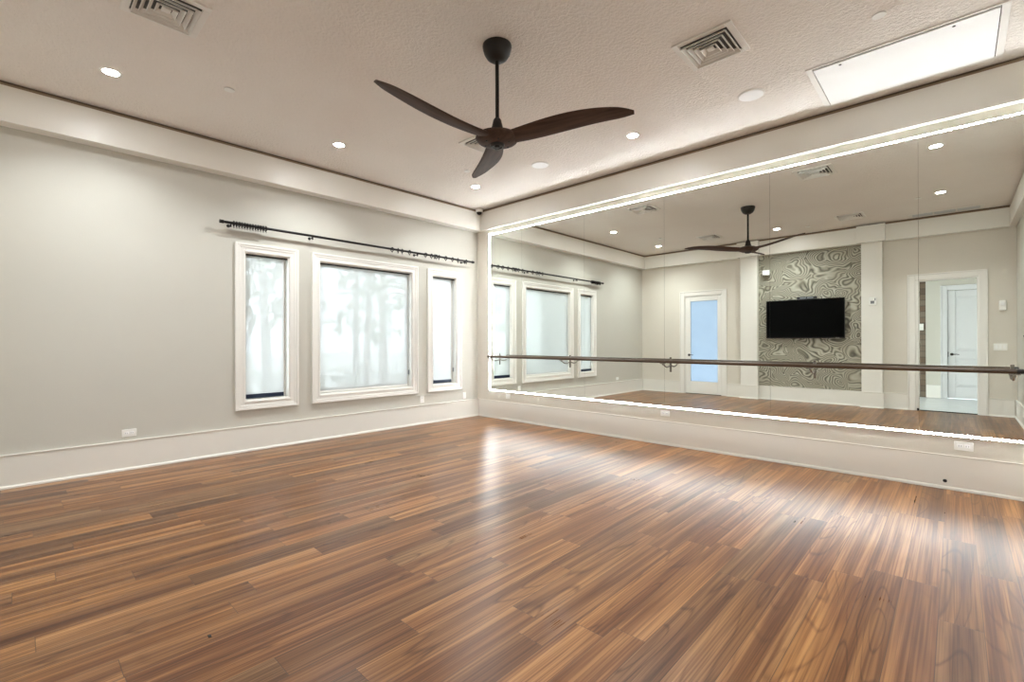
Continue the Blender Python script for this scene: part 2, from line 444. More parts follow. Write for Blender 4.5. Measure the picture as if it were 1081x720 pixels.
# ------------------------------------------------------------------ windows with roller shades
def ring_x(m, y0, y1, z0, z1, w, x0, x1):
    """rectangular frame in the x = const plane, inner edge y0..y1, z0..z1, width w"""
    m.box(x0, x1, y0-w, y0, z0-w, z1+w); m.box(x0, x1, y1, y1+w, z0-w, z1+w)
    m.box(x0, x1, y0, y1, z1, z1+w); m.box(x0, x1, y0, y1, z0-w, z0); return m
WLAB = ['narrow window nearest the camera, in a stepped white casing', 'wide middle window of the left wall', 'narrow window next to the room corner']
SLAB = ['white roller shade in the narrow window at left', 'wide white roller shade in the middle window', 'white roller shade in the narrow window by the corner']
for k, (y0, y1) in enumerate(WIN):
    m = MB(); ring_x(m, y0+.004, y1-.004, WZ0+.004, WZ1-.004, .108, 0, .016)
    ring_x(m, y0-.078, y1+.078, WZ0-.078, WZ1+.078, .026, .016, .030)
    ring_x(m, y0-.052, y1+.052, WZ0-.052, WZ1+.052, .026, .016, .023)
    ring_x(m, y0-.004, y1+.004, WZ0-.004, WZ1+.004, .016, .016, .021)
    win = struct(m.build('window_%d' % (k+1), 'white', bevel=.003), WLAB[k], 'window')
    m = MB(); ring_x(m, y0+.012, y1-.012, WZ0+.012, WZ1-.012, .012, -WT, 0)
    m.build('jamb', 'white', win)
    m = MB(); ring_x(m, y0+.047, y1-.047, WZ0+.062, WZ1-.047, .035, -.13, -.10)
    m.box(-.13, -.096, y0+.012, y1-.012, WZ0+.012, WZ0+.075)
    m.build('sash', 'white', win, bevel=.003)
    MB().box(-.117, -.113, y0+.05, y1-.05, WZ0+.06, WZ1-.05).build('pane', 'pane', win)
    # shade
    s = thing('roller_shade', (-.045, (y0+y1)/2, WZ1-.012), SLAB[k], 'roller shade', 'roller shades in the windows')
    hw = (y1-y0)/2-.014
    low = .010; hb = .050 if k != 1 else .024
    drop = (WZ1-.012)-(WZ0+.012)-low
    gl, gr = .004, (.040 if k != 2 else .062)
    m = MB(); m.box(-.02, .012, -hw, hw, -.019, -.001)
    m.build('headrail', 'slot', s, bevel=.002)
    m = MB(); m.box(-.0008, .0008, -hw+gl, hw-gr, -drop+.02, -.019)
    m.build('shade_cloth', 'shade', s)
    m = MB(); m.box(-.006, .006, -hw+gl, hw-gr, -drop, -drop+hb)
    m.build('hem_bar', 'white' if k == 1 else 'navy', s, bevel=.002)
    if k:
        m = MB()
        for yy in (hw-.012, hw-.004):
            m.tube([(-.012, yy, -.03), (-.012, yy, -drop+.22)], .0016, 6)
        for i in range(60):
            zz = -.06-i*(drop-.30)/60
            m.torus((-.012, hw-.012, zz), .0012, .0018, 'z', 6, 5)
        ch = m.build('bead_chain', 'grille', s)
        MB().box(-.022, -.004, hw-.016, hw-.001, -drop+.17, -drop+.24).build('chain_tensioner', 'grey_plastic', ch, bevel=.003)

# ------------------------------------------------------------------ curtain rod with rings
RX, RZ = .095, 2.640
rod = thing('curtain_rod', (RX, -2.1, RZ), 'long black curtain rod above the three windows', 'curtain rod')
m = MB(); m.tube([(0, -1.86, 0), (0, 1.88, 0)], .0155, 16); m.build('rod', 'black_metal', rod, smooth=True)
for yy in (-1.875, 1.885):
    m = MB(); m.lathe([(.012, -.022), (.0205, -.022), (.0205, .018), (.014, .022)], (0, yy, 0), 'y', 20); m.build('end_cap', 'black_metal', rod, smooth=True)
for yy in (-1.785, -.855, .755, 1.70):
    m = MB(); m.lathe([(.019, -RX), (.019, -RX+.006), (.008, -RX+.010)], (0, yy, -.02), 'x', 20)
    m.tube([(-RX+.008, yy, -.02), (-.02, yy, -.0245), (.0, yy, -.0225)], .0065, 10)
    m.tube([(-.0225, yy, .0), (-.016, yy, -.016), (.0, yy, -.0225), (.016, yy, -.016)], .0065, 8)
    m.lathe([(.006, -.048), (.009, -.045), (.009, -.022)], (.0, yy, 0), 'z', 12)
    m.build('bracket', 'black_metal', rod, smooth=True)
ordin = ['first', 'second', 'third', 'fourth', 'fifth', 'sixth', 'seventh', 'eighth', 'ninth', 'tenth', 'eleventh', 'twelfth', 'thirteenth', 'fourteenth', 'fifteenth']
ring0 = None
def place_ring(yy, label, grp, tilt=0):
    global ring0
    loc = (RX, yy, RZ-.0052)
    if ring0 is None:
        ring0 = thing('curtain_ring', loc, label, 'curtain ring', grp)
        m = MB(); m.torus((0, 0, 0), .0275, .0062, 'y', 28, 8); m.build('hoop', 'black_metal', ring0, smooth=True)
        m = MB(); m.torus((0, 0, -.0410), .0075, .0022, 'x', 16, 6); m.build('eyelet', 'black_metal', ring0, smooth=True)
        r = ring0
    else: r = dup(ring0, loc, label, grp)
    r.rotation_euler = (0, 0, tilt); return r
for i in range(13):
    place_ring(-3.855+i*.0285, 'black curtain ring in the bunch at the rod\'s left end, %s from the left' % ordin[i], 'bunched curtain rings at left', random.uniform(-.12, .12))
ry = [-1.788, -1.69, -1.618, -1.49, -1.195, -1.083, -1.02, -.99, -.935, -.80, -.66, -.545, -.365]
for i, yy in enumerate(ry):
    place_ring(yy, 'black curtain ring spaced along the rod\'s right half, %s from the right end' % ordin[len(ry)-1-i], 'spread curtain rings at right', random.uniform(-.3, .3))

# ------------------------------------------------------------------ mirror wall
ME = [.372, 1.092, 2.278, 3.461, 4.637, 5.825, 6.60]
MZ0, MZ1 = .487, 3.078
mlab = ['narrow mirror panel next to the room corner', 'mirror panel showing the middle window reflected', 'mirror panel showing the back room corner reflected',
        'mirror panel showing the blue glass door and fan hub reflected', 'mirror panel showing the television reflected', 'mirror panel at the right, showing the open doorway reflected']
for k in range(6):
    a, c = ME[k]+.0008, ME[k+1]-.0008
    root = thing('mirror_panel', ((a+c)/2, MIR, MZ0), mlab[k], 'mirror', 'mirror panels along the wall')
    h = (c-a)/2; H_ = MZ1-MZ0
    MB().box(-h, h, 0, .001, .0, H_).build('mirror_face', 'mirror', root)
    m = MB(); m.box(-h, h, .0011, .006, 0, H_); m.build('glass_edge', 'edge', root)
    m = MB(); m.box(-h-.0006, h+.0006, .0062, .053, .04, H_-.04); m.build('backing_board', 'backing', root)
led = thing('led_strip_light', (0, MIR+.022, 0), 'glowing white strip of lights around the edge of the big mirror', 'light strip')
TH = .021
MB().box(ME[0], ME[-1], 0, .012, MZ1+.001, MZ1+TH).build('light_run', 'led', led)
MB().box(ME[0], ME[-1], 0, .012, MZ0-TH, MZ0-.001).build('light_run', 'led', led)
MB().box(ME[0]-TH, ME[0]-.001, -.025, .012, MZ0-TH, MZ1+TH).build('light_run', 'led', led)
MB().box(ME[-1]+.001, ME[-1]+TH, -.025, .012, MZ0-TH, MZ1+TH).build('light_run', 'led', led)
m = MB()
o0, o1 = TH+.0005, TH+.003            # outer lip, shaped to keep light off the wall; the tape stands a little proud of it
for z0, z1 in ((MZ1+o0, MZ1+o1), (MZ0-o1, MZ0-o0)): m.box(ME[0]-o1, ME[-1]+o1, .0030, .0315, z0, z1)
for xa, xb in ((ME[0]-o1, ME[0]-o0), (ME[-1]+o0, ME[-1]+o1)): m.box(xa, xb, -.0220, .0315, MZ0-o0, MZ1+o0)
for z0, z1 in ((MZ1+.002, MZ1+TH), (MZ0-TH, MZ0-.002)): m.box(ME[0]-TH, ME[-1]+TH, .0125, .020, z0, z1)
for xa, xb in ((ME[0]-TH, ME[0]-.002), (ME[-1]+.002, ME[-1]+TH)): m.box(xa, xb, .0125, .020, MZ0, MZ1)
m.build('channel', 'wall_back', led)

# ballet barre
BY, BZ = MIR-.215, 1.045
bar = thing('ballet_barre', (0, BY, BZ), 'long dark wooden ballet barre mounted across the mirror', 'barre')
m = MB(); m.tube([(.55, 0, 0), (6.43, 0, 0)], .0195, 20); m.build('rail', 'rail', bar, smooth=True)
for xe, s_ in ((.55, -1), (6.43, 1)):
    m = MB(); m.lathe([(.0205, -.03*s_), (.0205, .004*s_), (.016, .010*s_)], (xe, 0, 0), 'x', 20); m.build('end_cap', 'bronze', bar, smooth=True)
for xx in (.60, 2.03, 3.54, 5.04, 6.39):
    br = MB(); br.box(xx-.012, xx+.012, .208, .2148, (-.135 if xx < 6 else -.075), .045); brk = br.build('bracket', 'steel', bar, bevel=.003)
    m = MB(); pts = [(xx, .208, -.055)]
    for i in range(9):
        a = i/8; pts.append((xx, .20*(1-a), -.055-.032*math.sin(PI*a)+.033*a))
    m.tube(pts, .0085, 10); m.tube([(xx, .0, -.022), (xx, .0, -.045)], .008, 10)
    m.box(xx-.032, xx+.032, -.013, .013, -.027, -.0175)
    m.build('arm', 'steel', brk, smooth=True)

# ------------------------------------------------------------------ ceiling fan
fan = thing('ceiling_fan', (3.534, -3.037, ZC), 'dark bronze ceiling fan with three walnut blades on a long downrod', 'ceiling fan')
m = MB(); m.lathe([(.110, 0), (.111, -.010), (.108, -.028), (.098, -.062), (.078, -.094), (.050, -.114), (.022, -.120)], (0, 0, 0), 'z', 40); m.build('canopy', 'bronze', fan, smooth=True)
m = MB(); m.lathe([(.0145, -.115), (.0145, -.58)], (0, 0, 0), 'z', 20); m.build('downrod', 'black_metal', fan, smooth=True)
m = MB(); m.lathe([(.020, -.552), (.030, -.566), (.038, -.60), (.050, -.648), (.072, -.664)], (0, 0, 0), 'z', 28); m.build('coupling', 'bronze', fan, smooth=True)
m = MB(); m.lathe([(.050, -.658), (.110, -.668), (.158, -.690), (.166, -.706), (.150, -.728), (.110, -.745), (.058, -.752)], (0, 0, 0), 'z', 40)
hub = m.build('hub', 'blade', fan, smooth=True)
m = MB(); m.lathe([(.056, -.750), (.052, -.768), (.040, -.772), (.034, -.764), (.022, -.764), (.018, -.776), (.0, -.778)], (0, 0, 0), 'z', 28, False); m.build('bottom_cap', 'bronze', fan, smooth=True)
for i in range(6):
    a = i*PI/3+.35; m = MB(); m.lathe([(.007, -.748), (.007, -.740)], (.098*math.cos(a), .098*math.sin(a), -.004), 'z', 10)
    m.build('screw', 'black_metal', hub)
def blade(ang):
    m = MB(); N = 26; rows = []
    for i in range(N+1):
        t = i/N; r = .085+t*.925
        # leading and trailing edges of a sculpted propeller blade
        w = .050+.046*math.sin(PI*min(1, t*.95+.08))**.8
        if t > .86: w *= math.sqrt(max(.0, 1-((t-.86)/.155)**2))*.999+.001
        sweep = -.055*math.sin(PI*t*.9)+.03*t
        pitch = -math.radians(15-5*t)
        z = -.708+.055*math.sin(PI*t*.75)*t+.012*t
        th = .016*(1-t)+.006
        ca, sa = math.cos(pitch), math.sin(pitch); row = []
        K = 10
        for j in range(K*2):
            q = 2*PI*j/(K*2); u = w*math.cos(q); v = th*math.sin(q)
            row.append(m.b.verts.new((r, sweep+u*ca-v*sa, z+u*sa+v*ca)))
        rows.append(row)
    n = len(rows[0])
    for a, c in zip(rows, rows[1:]):
        for j in range(n): m.b.faces.new((a[j], a[(j+1) % n], c[(j+1) % n], c[j]))
    m.b.faces.new(rows[0][::-1]); m.b.faces.new(rows[-1])
    o = m.build('blade', 'blade', fan, smooth=True); o.rotation_euler = (0, 0, math.radians(ang)); return o
for a in (25, 147, -93): blade(a)

# ------------------------------------------------------------------ ceiling fittings
DL = [(.968, -5.016, 'recessed downlight near the left wall, closest to the camera'), (.962, -3.028, 'recessed downlight above the narrow left window'),
      (1.014, -.983, 'recessed downlight near the room corner'), (3.507, -.925, 'recessed downlight right of the fan near the mirror'),
      (3.46, -5.08, 'recessed downlight reflected beside the fan, near the back wall'), (5.90, -1.90, 'recessed downlight at the upper right of the reflection'),
      (5.90, -4.22, 'recessed downlight reflected above the open doorway')]
dl0 = None
for x, y, lab in DL:
    if dl0 is None:
        dl0 = thing('recessed_downlight', (x, y, ZC), lab, 'ceiling light', 'recessed ceiling lights')
        m = MB(); m.lathe([(.078, 0), (.078, -.004), (.070, -.007), (.056, -.006), (.052, -.001)], (0, 0, 0), 'z', 36, False); m.build('trim_ring', 'white', dl0, smooth=True)
        m = MB(); m.lathe([(.053, -.0005), (.053, -.003)], (0, 0, 0), 'z', 32); m.build('lens', 'lens', dl0)
    else: dup(dl0, (x, y, ZC), lab)
for x, y, lab in DL:
    l = bpy.data.lights.new('downlight_lamp', 'AREA'); l.shape = 'DISK'; l.size = .10; l.energy = 5.8; l.color = (.92, .985, 1); l.spread = math.radians(130)
    o = bpy.data.objects.new('downlight_lamp', l); COL.objects.link(o)
    o.location = (x, y, ZC-.010)

def diffuser(x, y, lab):
    o = thing('ceiling_vent', (x, y, ZC), lab, 'air vent', 'square ceiling air vents')
    A = .218
    def frame(m, a, w, z0, z1):
        for sx, sy in ((0, 1), (0, -1), (1, 0), (-1, 0)):
            if sx: m.box(min(sx*a, sx*(a-w)), max(sx*a, sx*(a-w)), -a, a, z0, z1)
            else: m.box(-a+w, a-w, min(sy*a, sy*(a-w)), max(sy*a, sy*(a-w)), z0, z1)
    MB().box(-A+.02, A-.02, -A+.02, A-.02, -.0025, -.0005).build('backing', 'vent_dark', o)
    m = MB(); frame(m, A, .045, -.012, -.0005); m.build('outer_frame', 'vent', o, bevel=.003)
    for i in range(4):
        a0 = .168-.036*i; a1 = a0-.024; m = MB()
        # four sloping vanes, mitred at the corners
        za, zb = -.028, -.006
        for q in range(4):
            def P(u, v, z):
                for _ in range(q): u, v = -v, u
                return (u, v, z)
            e = .0016
            m.hexa([P(-a0, a0, za), P(a0, a0, za), P(a1, a1, zb), P(-a1, a1, zb),
                    P(-a0, a0, za+e*2), P(a0, a0, za+e*2), P(a1, a1, zb+e*2), P(-a1, a1, zb+e*2)])
            m.hexa([P(-a0, a0, za-.004), P(a0, a0, za-.004), P(a0-.003, a0-.003, za-.004), P(-a0+.003, a0-.003, za-.004),
                    P(-a0, a0, za+.001), P(a0, a0, za+.001), P(a0-.003, a0-.003, za+.001), P(-a0+.003, a0-.003, za+.001)])
        m.build('vane', 'vent', o)
    MB().box(-.026, .026, -.026, .026, -.020, -.014).build('centre_plate', 'vent', o, bevel=.002)
    return o
for x, y, lab in ((2.212, -4.862, 'white square ceiling vent at the top left, cut by the picture edge'), (4.708, -1.90, 'white square ceiling vent right of the fan'),
                  (2.212, -1.905, 'white square ceiling vent behind the fan hub'), (4.68, -4.92, 'white square ceiling vent seen only in the mirror, above the television')):
    diffuser(x, y, lab)

# long slot grille by the back wall (in the mirror)
g = thing('ceiling_grille', (5.93, -5.66, ZC), 'long pale grey ceiling grille reflected above the doorway', 'air vent')
m = MB(); m.box(-.48, .48, -.12, .12, -.010, -.0005); m.build('frame', 'vent', g, bevel=.003)
for i in range(3):
    m = MB(); x0 = -.43+i*.295
    m.box(x0, x0+.27, -.085, .085, -.013, -.0105)
    for j in range(7): m.box(x0+.006, x0+.264, -.078+j*.0235, -.066+j*.0235, -.018, -.0131)
    m.build('grille_section', 'grille', g)

def disc_thing(name, x, y, lab, cat, grp, prof, mat, extra=None):
    o = thing(name, (x, y, ZC), lab, cat, grp)
    m = MB(); m.lathe(prof, (0, 0, 0), 'z', 36); m.build('rim' if extra else 'cover_plate', mat, o, smooth=True)
    if extra:
        for nm, pr, mt in extra:
            m = MB(); m.lathe(pr, (0, 0, 0), 'z', 36); m.build(nm, mt, o, smooth=True)
    return o
for x, y, lab in ((1.382, -4.255, 'small white sprinkler cap between two left downlights'), (1.408, -1.489, 'small white sprinkler cap near the room corner, behind the fan'),
                  (5.685, -1.463, 'small white sprinkler cap beside the ceiling access panel'), (5.635, -4.358, 'small white sprinkler cap reflected above the open doorway'),
                  (3.96, -5.27, 'small white sprinkler cap reflected above the swirl wallpaper')):
    disc_thing('sprinkler_cap', x, y, lab, 'sprinkler', 'ceiling sprinkler caps', [(.040, -.012), (.041, -.010), (.041, -.006)], 'plastic',
               [('collar', [(.030, -.006), (.030, -.0005)], 'slot')])
for x, y, lab in ((4.712, -.939, 'round white ceiling speaker left of the access panel'), (2.227, -.976, 'round white ceiling speaker right of the fan hub')):
    disc_thing('ceiling_speaker', x, y, lab, 'speaker', 'round ceiling speakers', [(.112, -.0005), (.112, -.005), (.104, -.008)], 'white',
               [('speaker_mesh', [(.100, -.0082), (.100, -.0105), (.09, -.0115)], 'panel_white')])

# access panel
ap = thing('access_panel', (5.75, -.62, ZC), 'long white access panel in the ceiling at the upper right', 'access panel')
hx, hy = .590, .425
m = MB()
for a in ((-hx, hx, hy-.040, hy), (-hx, hx, -hy, -hy+.022), (-hx, -hx+.045, -hy+.022, hy-.04), (hx-.045, hx, -hy+.022, hy-.04)):
    m.box(a[0], a[1], a[2], a[3], -.010, -.0005)
m.build('frame', 'vent', ap, bevel=.002)
MB().box(-hx+.04, hx-.04, -hy+.02, hy-.035, -.004, -.0005).build('shadow_gap', 'slot', ap)
dr = MB().box(-hx+.050, hx-.050, -hy+.034, hy-.046, -.016, -.0045).build('door', 'panel_white', ap, bevel=.002)
for xx in (-.36, .31):
    m = MB(); m.lathe([(.010, -.018), (.010, -.0161)], (xx, -hy+.075, 0), 'z', 14); m.build('latch', 'slot', dr)

# dome camera in the corner
dc = thing('security_camera', (.215, -.175, ZC), 'small white dome security camera in the ceiling corner', 'security camera')
m = MB(); m.lathe([(.058, -.0005), (.060, -.012), (.060, -.052), (.054, -.060)], (0, 0, 0), 'z', 32); m.build('housing', 'plastic', dc, smooth=True)
m = MB(); m.lathe([(.045, -.0602), (.044, -.072), (.034, -.092), (.018, -.102), (.004, -.104)], (0, 0, 0), 'z', 32); m.build('dome', 'black_plastic', dc, smooth=True)

# ------------------------------------------------------------------ outlets
def outlet(name, fn, lab, w=.118, h=.074, cat='outlet', grp='white wall outlets', slots=True):
    """fn(u, v, d): along the wall, up, out of the wall -> local 3D"""
    o = thing(name, fn[1], lab, cat, grp)
    f = fn[0]
    def bx(m, u0, u1, v0, v1, d0, d1):
        pts = [f(u, v, d) for u, v, d in ((u0, v0, d0), (u1, v0, d0), (u1, v1, d0), (u0, v1, d0), (u0, v0, d1), (u1, v0, d1), (u1, v1, d1), (u0, v1, d1))]
        m.hexa(pts)
    m = MB(); bx(m, -w/2, w/2, -h/2, h/2, 0, .006); pl = m.build('plate', 'plastic', o, bevel=.002)
    if slots:
        for s_ in (-1, 1):
            m = MB(); c0 = s_*.0225 if w > h else 0; c1 = 0 if w > h else s_*.0225
            bx(m, c0-.017, c0+.017, c1-.015, c1+.015, .006, .0085); rc = m.build('receptacle', 'panel_white', pl, bevel=.002)
            m = MB()
            bx(m, c0-.008, c0-.0055, c1-.006, c1+.006, .0085, .0089); bx(m, c0+.0055, c0+.008, c1-.005, c1+.005, .0085, .0089)
            m.build('slots', 'slot', rc)
    return o
WL = lambda u, v, d: (d, u, v)
WF = lambda u, v, d: (u, -d, v)
WBk = lambda u, v, d: (u, d, v)
outlet('wall_outlet', (WL, (0, -4.775, .371)), 'white wall outlet on the left wall near the baseboard')
outlet('wall_outlet', (WL, (0, -1.200, .385)), 'white wall outlet below the gap between middle and corner windows', .074, .110)
outlet('wall_outlet', (WL, (0, -.335, .375)), 'white wall outlet on the window wall beside the corner', .074, .110)
outlet('wall_outlet', (WF, (.735, FY, .395)), 'white wall outlet below the mirror near the room corner', .100, .090)
outlet('wall_outlet', (WF, (3.443, FY, .392)), 'white wall outlet below the middle of the mirror')
outlet('wall_outlet', (WF, (6.108, FY, .386)), 'white wall outlet below the mirror at the right')
m = MB(); m.lathe([(.014, 0), (.014, -.004), (.010, -.006)], (0, 0, 0), 'y', 18)
o = m.build('cable_grommet', 'black_plastic'); o.location = (5.99, FY-.0083, .072); tag(o, 'small black cable hole in the baseboard at right', 'grommet')
m = MB(); m.hexa([(-.012, -.005, 0), (.010, -.008, 0), (.014, .004, 0), (-.008, .007, 0), (-.010, -.004, .003), (.009, -.006, .004), (.011, .003, .003), (-.007, .005, .002)])
o = m.build('floor_chip', 'slot'); o.location = (3.697, -4.972, 0); tag(o, 'tiny dark chip lying on the floor at the lower left', 'debris')

# ------------------------------------------------------------------ things on the back wall (seen in the mirror)
def lever(parent, x, y, z, sgn, back=-1):
    """lever handle; sgn: which way the lever points along x; face looks along +y"""
    m = MB(); m.lathe([(.030, 0), (.030, .008), (.024, .012)], (x, y, z), 'y', 24)
    m.tube([(x, y+.010, z), (x, y+.048, z)], .010, 12)
    m.tube([(x, y+.046, z), (x+sgn*.03, y+.050, z), (x+sgn*.075, y+.050, z+.004), (x+sgn*.118, y+.046, z-.002)], [.010, .010, .008, .007], 12)
    return m.build('handle', 'black_metal', parent, smooth=True)
def casing(m, x0, x1, z1, y, w=CW, t=.022, out=1):
    m.box(x0-w, x0, y, y+t*out, 0, z1+w) if out > 0 else m.box(x0-w, x0, y+t*out, y, 0, z1+w)
    m.box(x1, x1+w, min(y, y+t*out), max(y, y+t*out), 0, z1+w)
    m.box(x0, x1, min(y, y+t*out), max(y, y+t*out), z1, z1+w)
    for a, c in ((x0-w, x0-w+.022), (x1+w-.022, x1+w)): m.box(a, c, min(y+t*out, y+(t+.012)*out), max(y+t*out, y+(t+.012)*out), 0, z1+w)
    m.box(x0-w+.022, x1+w-.022, min(y+t*out, y+(t+.012)*out), max(y+t*out, y+(t+.012)*out), z1+w-.022, z1+w)
    return m
d1 = struct(casing(MB(), D1[0], D1[1], DH, -LY).build('door_1', 'white', bevel=.003), 'white-framed door with a pale blue frosted glass panel', 'door')
m = MB(); m.box(D1[0], D1[0]+.020, -LY-WT, -LY, 0, DH); m.box(D1[1]-.020, D1[1], -LY-WT, -LY, 0, DH); m.box(D1[0]+.02, D1[1]-.02, -LY-WT, -LY, DH-.02, DH)
m.build('jamb', 'white', d1)
a0, a1, yS = D1[0]+.024, D1[1]-.024, -LY-.055
m = MB(); st = .118
m.box(a0, a0+st, yS, yS+.045, .012, DH-.024); m.box(a1-st+.035, a1, yS, yS+.045, .012, DH-.024)
m.box(a0+st, a1-st+.035, yS, yS+.045, .012, .305); m.box(a0+st, a1-st+.035, yS, yS+.045, 2.27, DH-.024)
slab = m.build('door_slab', 'white', d1, bevel=.003)
MB().box(a0+st-.005, a1-st+.04, yS+.018, yS+.026, .30, 2.275).build('glass_panel', 'frosted', slab)
lever(slab, a0+.085, yS+.045, .95, 1)
MB().box(D1[0]+.02, D1[1]-.02, -LY-.09, -LY-.004, .0, .010).build('threshold', 'black_plastic', d1)

d2 = struct(casing(MB(), D2[0], D2[1], DH, -LY).build('door_2', 'white', bevel=.003), 'open doorway to the hall in a wide white casing', 'door')
m = MB(); m.box(D2[0], D2[0]+.054, -LY-WT, -LY, 0, DH); m.box(D2[1]-.018, D2[1], -LY-WT, -LY, 0, DH); m.box(D2[0]+.054, D2[1]-.018, -LY-WT, -LY, DH-.018, DH)
m.build('jamb', 'white', d2)
MB().box(D2[0]+.054, D2[1]-.018, -LY-.10, -LY-.02, 0, .008).build('threshold', 'black_plastic', d2)
for z in (.25, 1.2, 2.15):
    MB().box(D2[0]+.0545, D2[0]+.0565, -LY-.10, -LY-.04, z-.05, z+.05).build('hinge', 'steel', d2, bevel=.0008)
MB().box(D2[0]+.020, D2[0]+.053, -LY+.0005, -LY+.030, .002, .045).build('floor_stop', 'black_plastic', d2, bevel=.004)

# hall beyond the doorway
YH = -8.80
struct(MB().box(2.4, 7.3, YH-.15, -LY-WT, -.12, -.004).build('floor_hall', 'hall_floor'), 'pale floor of the hall beyond the doorway', 'floor')
struct(MB().box(2.4, 7.3, YH-.15, -LY-WT, 2.75, 2.85).build('ceiling_hall', 'white'), 'white ceiling of the hall', 'ceiling')
HD = (5.925, 6.74)
b = MB(); wall_with_holes(b, 5.566, 7.3, 2.75, [(HD[0], HD[1], 0, DH)], lambda p, q, r, s: b.box(p, q, YH-.15, YH, r, s))
struct(b.build('wall_hall_far', 'wall'), 'cream hall wall with a white panel door', 'wall')
struct(MB().box(2.4, 5.565, YH-.15, YH-.02, 0, 2.75).build('wall_hall_cladding', 'cladding'), 'strip of dark stacked cladding on the hall wall', 'wall')
struct(MB().box(7.15, 7.3, YH, -LY-WT, 0, 2.75).build('wall_hall_right', 'wall'), 'cream end wall of the hall', 'wall')
m = MB(); m.prism(BPROF, lambda u, v, t: (t, YH+u, v), 5.57, HD[0]-.115); m.prism(BPROF, lambda u, v, t: (t, YH+u, v), HD[1]+.115, 7.15)
struct(m.build('baseboard_hall', 'white'), 'white baseboard of the hall', 'baseboard')
d3 = struct(casing(MB(), HD[0], HD[1], DH, YH).build('door_3', 'hall_white', bevel=.003), 'closed white panel door across the hall', 'door')
x0, x1 = HD[0]+.006, HD[1]-.006
m = MB(); yq = YH-.045
m.box(x0, x1, yq, yq+.020, .012, DH-.006)
for q in ((x0, x0+.125, .012, DH-.006), (x1-.125, x1, .012, DH-.006), (x0+.125, x1-.125, .012, .26), (x0+.125, x1-.125, .90, 1.06), (x0+.125, x1-.125, DH-.15, DH-.006)):
    m.box(q[0], q[1], yq+.020, yq+.036, q[2], q[3])
MB().box(HD[0]-.05, HD[1]+.05, YH-.20, YH-.151, 0, DH+.05).build('backing', 'hall_white', d3)  # unseen sheet, added to stop sky light leaking round the slab
slab3 = m.build('door_slab', 'hall_white', d3, bevel=.004)
for z0, z1 in ((.26, .90), (1.06, DH-.15)):
    m = MB(); m.hexa([(x0+.125, yq+.0202, z0), (x1-.125, yq+.0202, z0), (x1-.125, yq+.0202, z1), (x0+.125, yq+.0202, z1),
                      (x0+.19, yq+.031, z0+.065), (x1-.19, yq+.031, z0+.065), (x1-.19, yq+.031, z1-.065), (x0+.19, yq+.031, z1-.065)])
    m.build('raised_panel', 'hall_white', slab3)
lever(slab3, x0+.065, yq+.036, .985, 1)
MB().box(x0+.001, x0+.012, yq+.0362, yq+.040, .93, 1.04).build('latch_plate', 'black_metal', slab3)
hs = thing('hall_alarm', (5.50, YH-.021, 1.60), 'small white alarm box on the dark cladding of the hall', 'alarm')
MB().box(-.05, .03, 0, .035, -.075, .075).build('housing', 'plastic', hs, bevel=.006)
MB().box(-.03, .012, .0355, .042, .0, .05).build('strobe_lens', 'panel_white', hs, bevel=.003)

# television
tv = thing('television', (3.745, -LY+.006, 1.752), 'large black flat television on the swirl wallpaper', 'television')
w2, h2 = .712, .410
m = MB(); m.box(-w2, w2, .050, .085, -h2, h2); tvb = m.build('casing', 'black_plastic', tv, bevel=.006)
MB().box(-w2+.010, w2-.010, .0851, .0870, -h2+.022, h2-.010).build('screen', 'screen', tv)
m = MB(); m.box(-.28, .28, .0005, .016, -.20, .20); m.box(-.20, -.14, .016, .0495, -.18, .18); m.box(.14, .20, .016, .0495, -.18, .18); m.build('wall_mount', 'black_metal', tv)
MB().box(.555, .625, .0871, .0878, -h2+.006, -h2+.016).build('badge', 'steel', tv)
vb = thing('video_bar', (3.80, -LY+.006+.055, 1.752+h2), 'slim dark camera bar on top of the television', 'camera')
m = MB(); m.box(-.18, .18, -.020, .030, .0, .052); m.build('housing', 'black_plastic', vb, bevel=.008)
MB().box(-.12, .12, .0301, .033, .012, .040).build('front_grille', 'grey_plastic', vb, bevel=.003)
m = MB(); m.lathe([(.012, .0331), (.012, .040), (.008, .042)], (0, 0, .026), 'y', 16); m.build('camera_lens', 'black_metal', vb, smooth=True)

ws = thing('wall_sensor', (3.02, -LY+.006, 2.79), 'white sensor box with a dark bracket high on the swirl wallpaper', 'sensor')
MB().box(-.055, .085, .055, .115, -.055, .055).build('housing', 'panel_white', ws, bevel=.008)
m = MB(); m.box(-.075, -.045, .0005, .010, -.05, .05); m.tube([(-.060, .010, -.02), (-.055, .05, -.045), (.01, .075, -.052)], .010, 10)
m.build('bracket', 'black_plastic', ws)

th = thing('wall_thermostat', (4.905, -LY+PD, 2.045), 'white thermostat with a small grey display on the pilaster', 'thermostat')
MB().box(-.058, .058, 0, .022, -.080, .080).build('housing', 'plastic', th, bevel=.006)
MB().box(-.034, .026, .0222, .0240, -.045, .010).build('display', 'grey_plastic', th, bevel=.002)
MB().box(.030, .045, .0222, .0260, .012, .060).build('buttons', 'grey_plastic', th, bevel=.002)

sl = thing('strobe_alarm', (6.640, -LY, 1.877), 'white rounded strobe alarm right of the doorway', 'alarm')
MB().box(-.046, .040, 0, .045, -.088, .088).build('housing', 'plastic', sl, bevel=.016, segs=3)
MB().box(-.028, .022, .0452, .056, .0, .060).build('strobe_lens', 'panel_white', sl, bevel=.005)

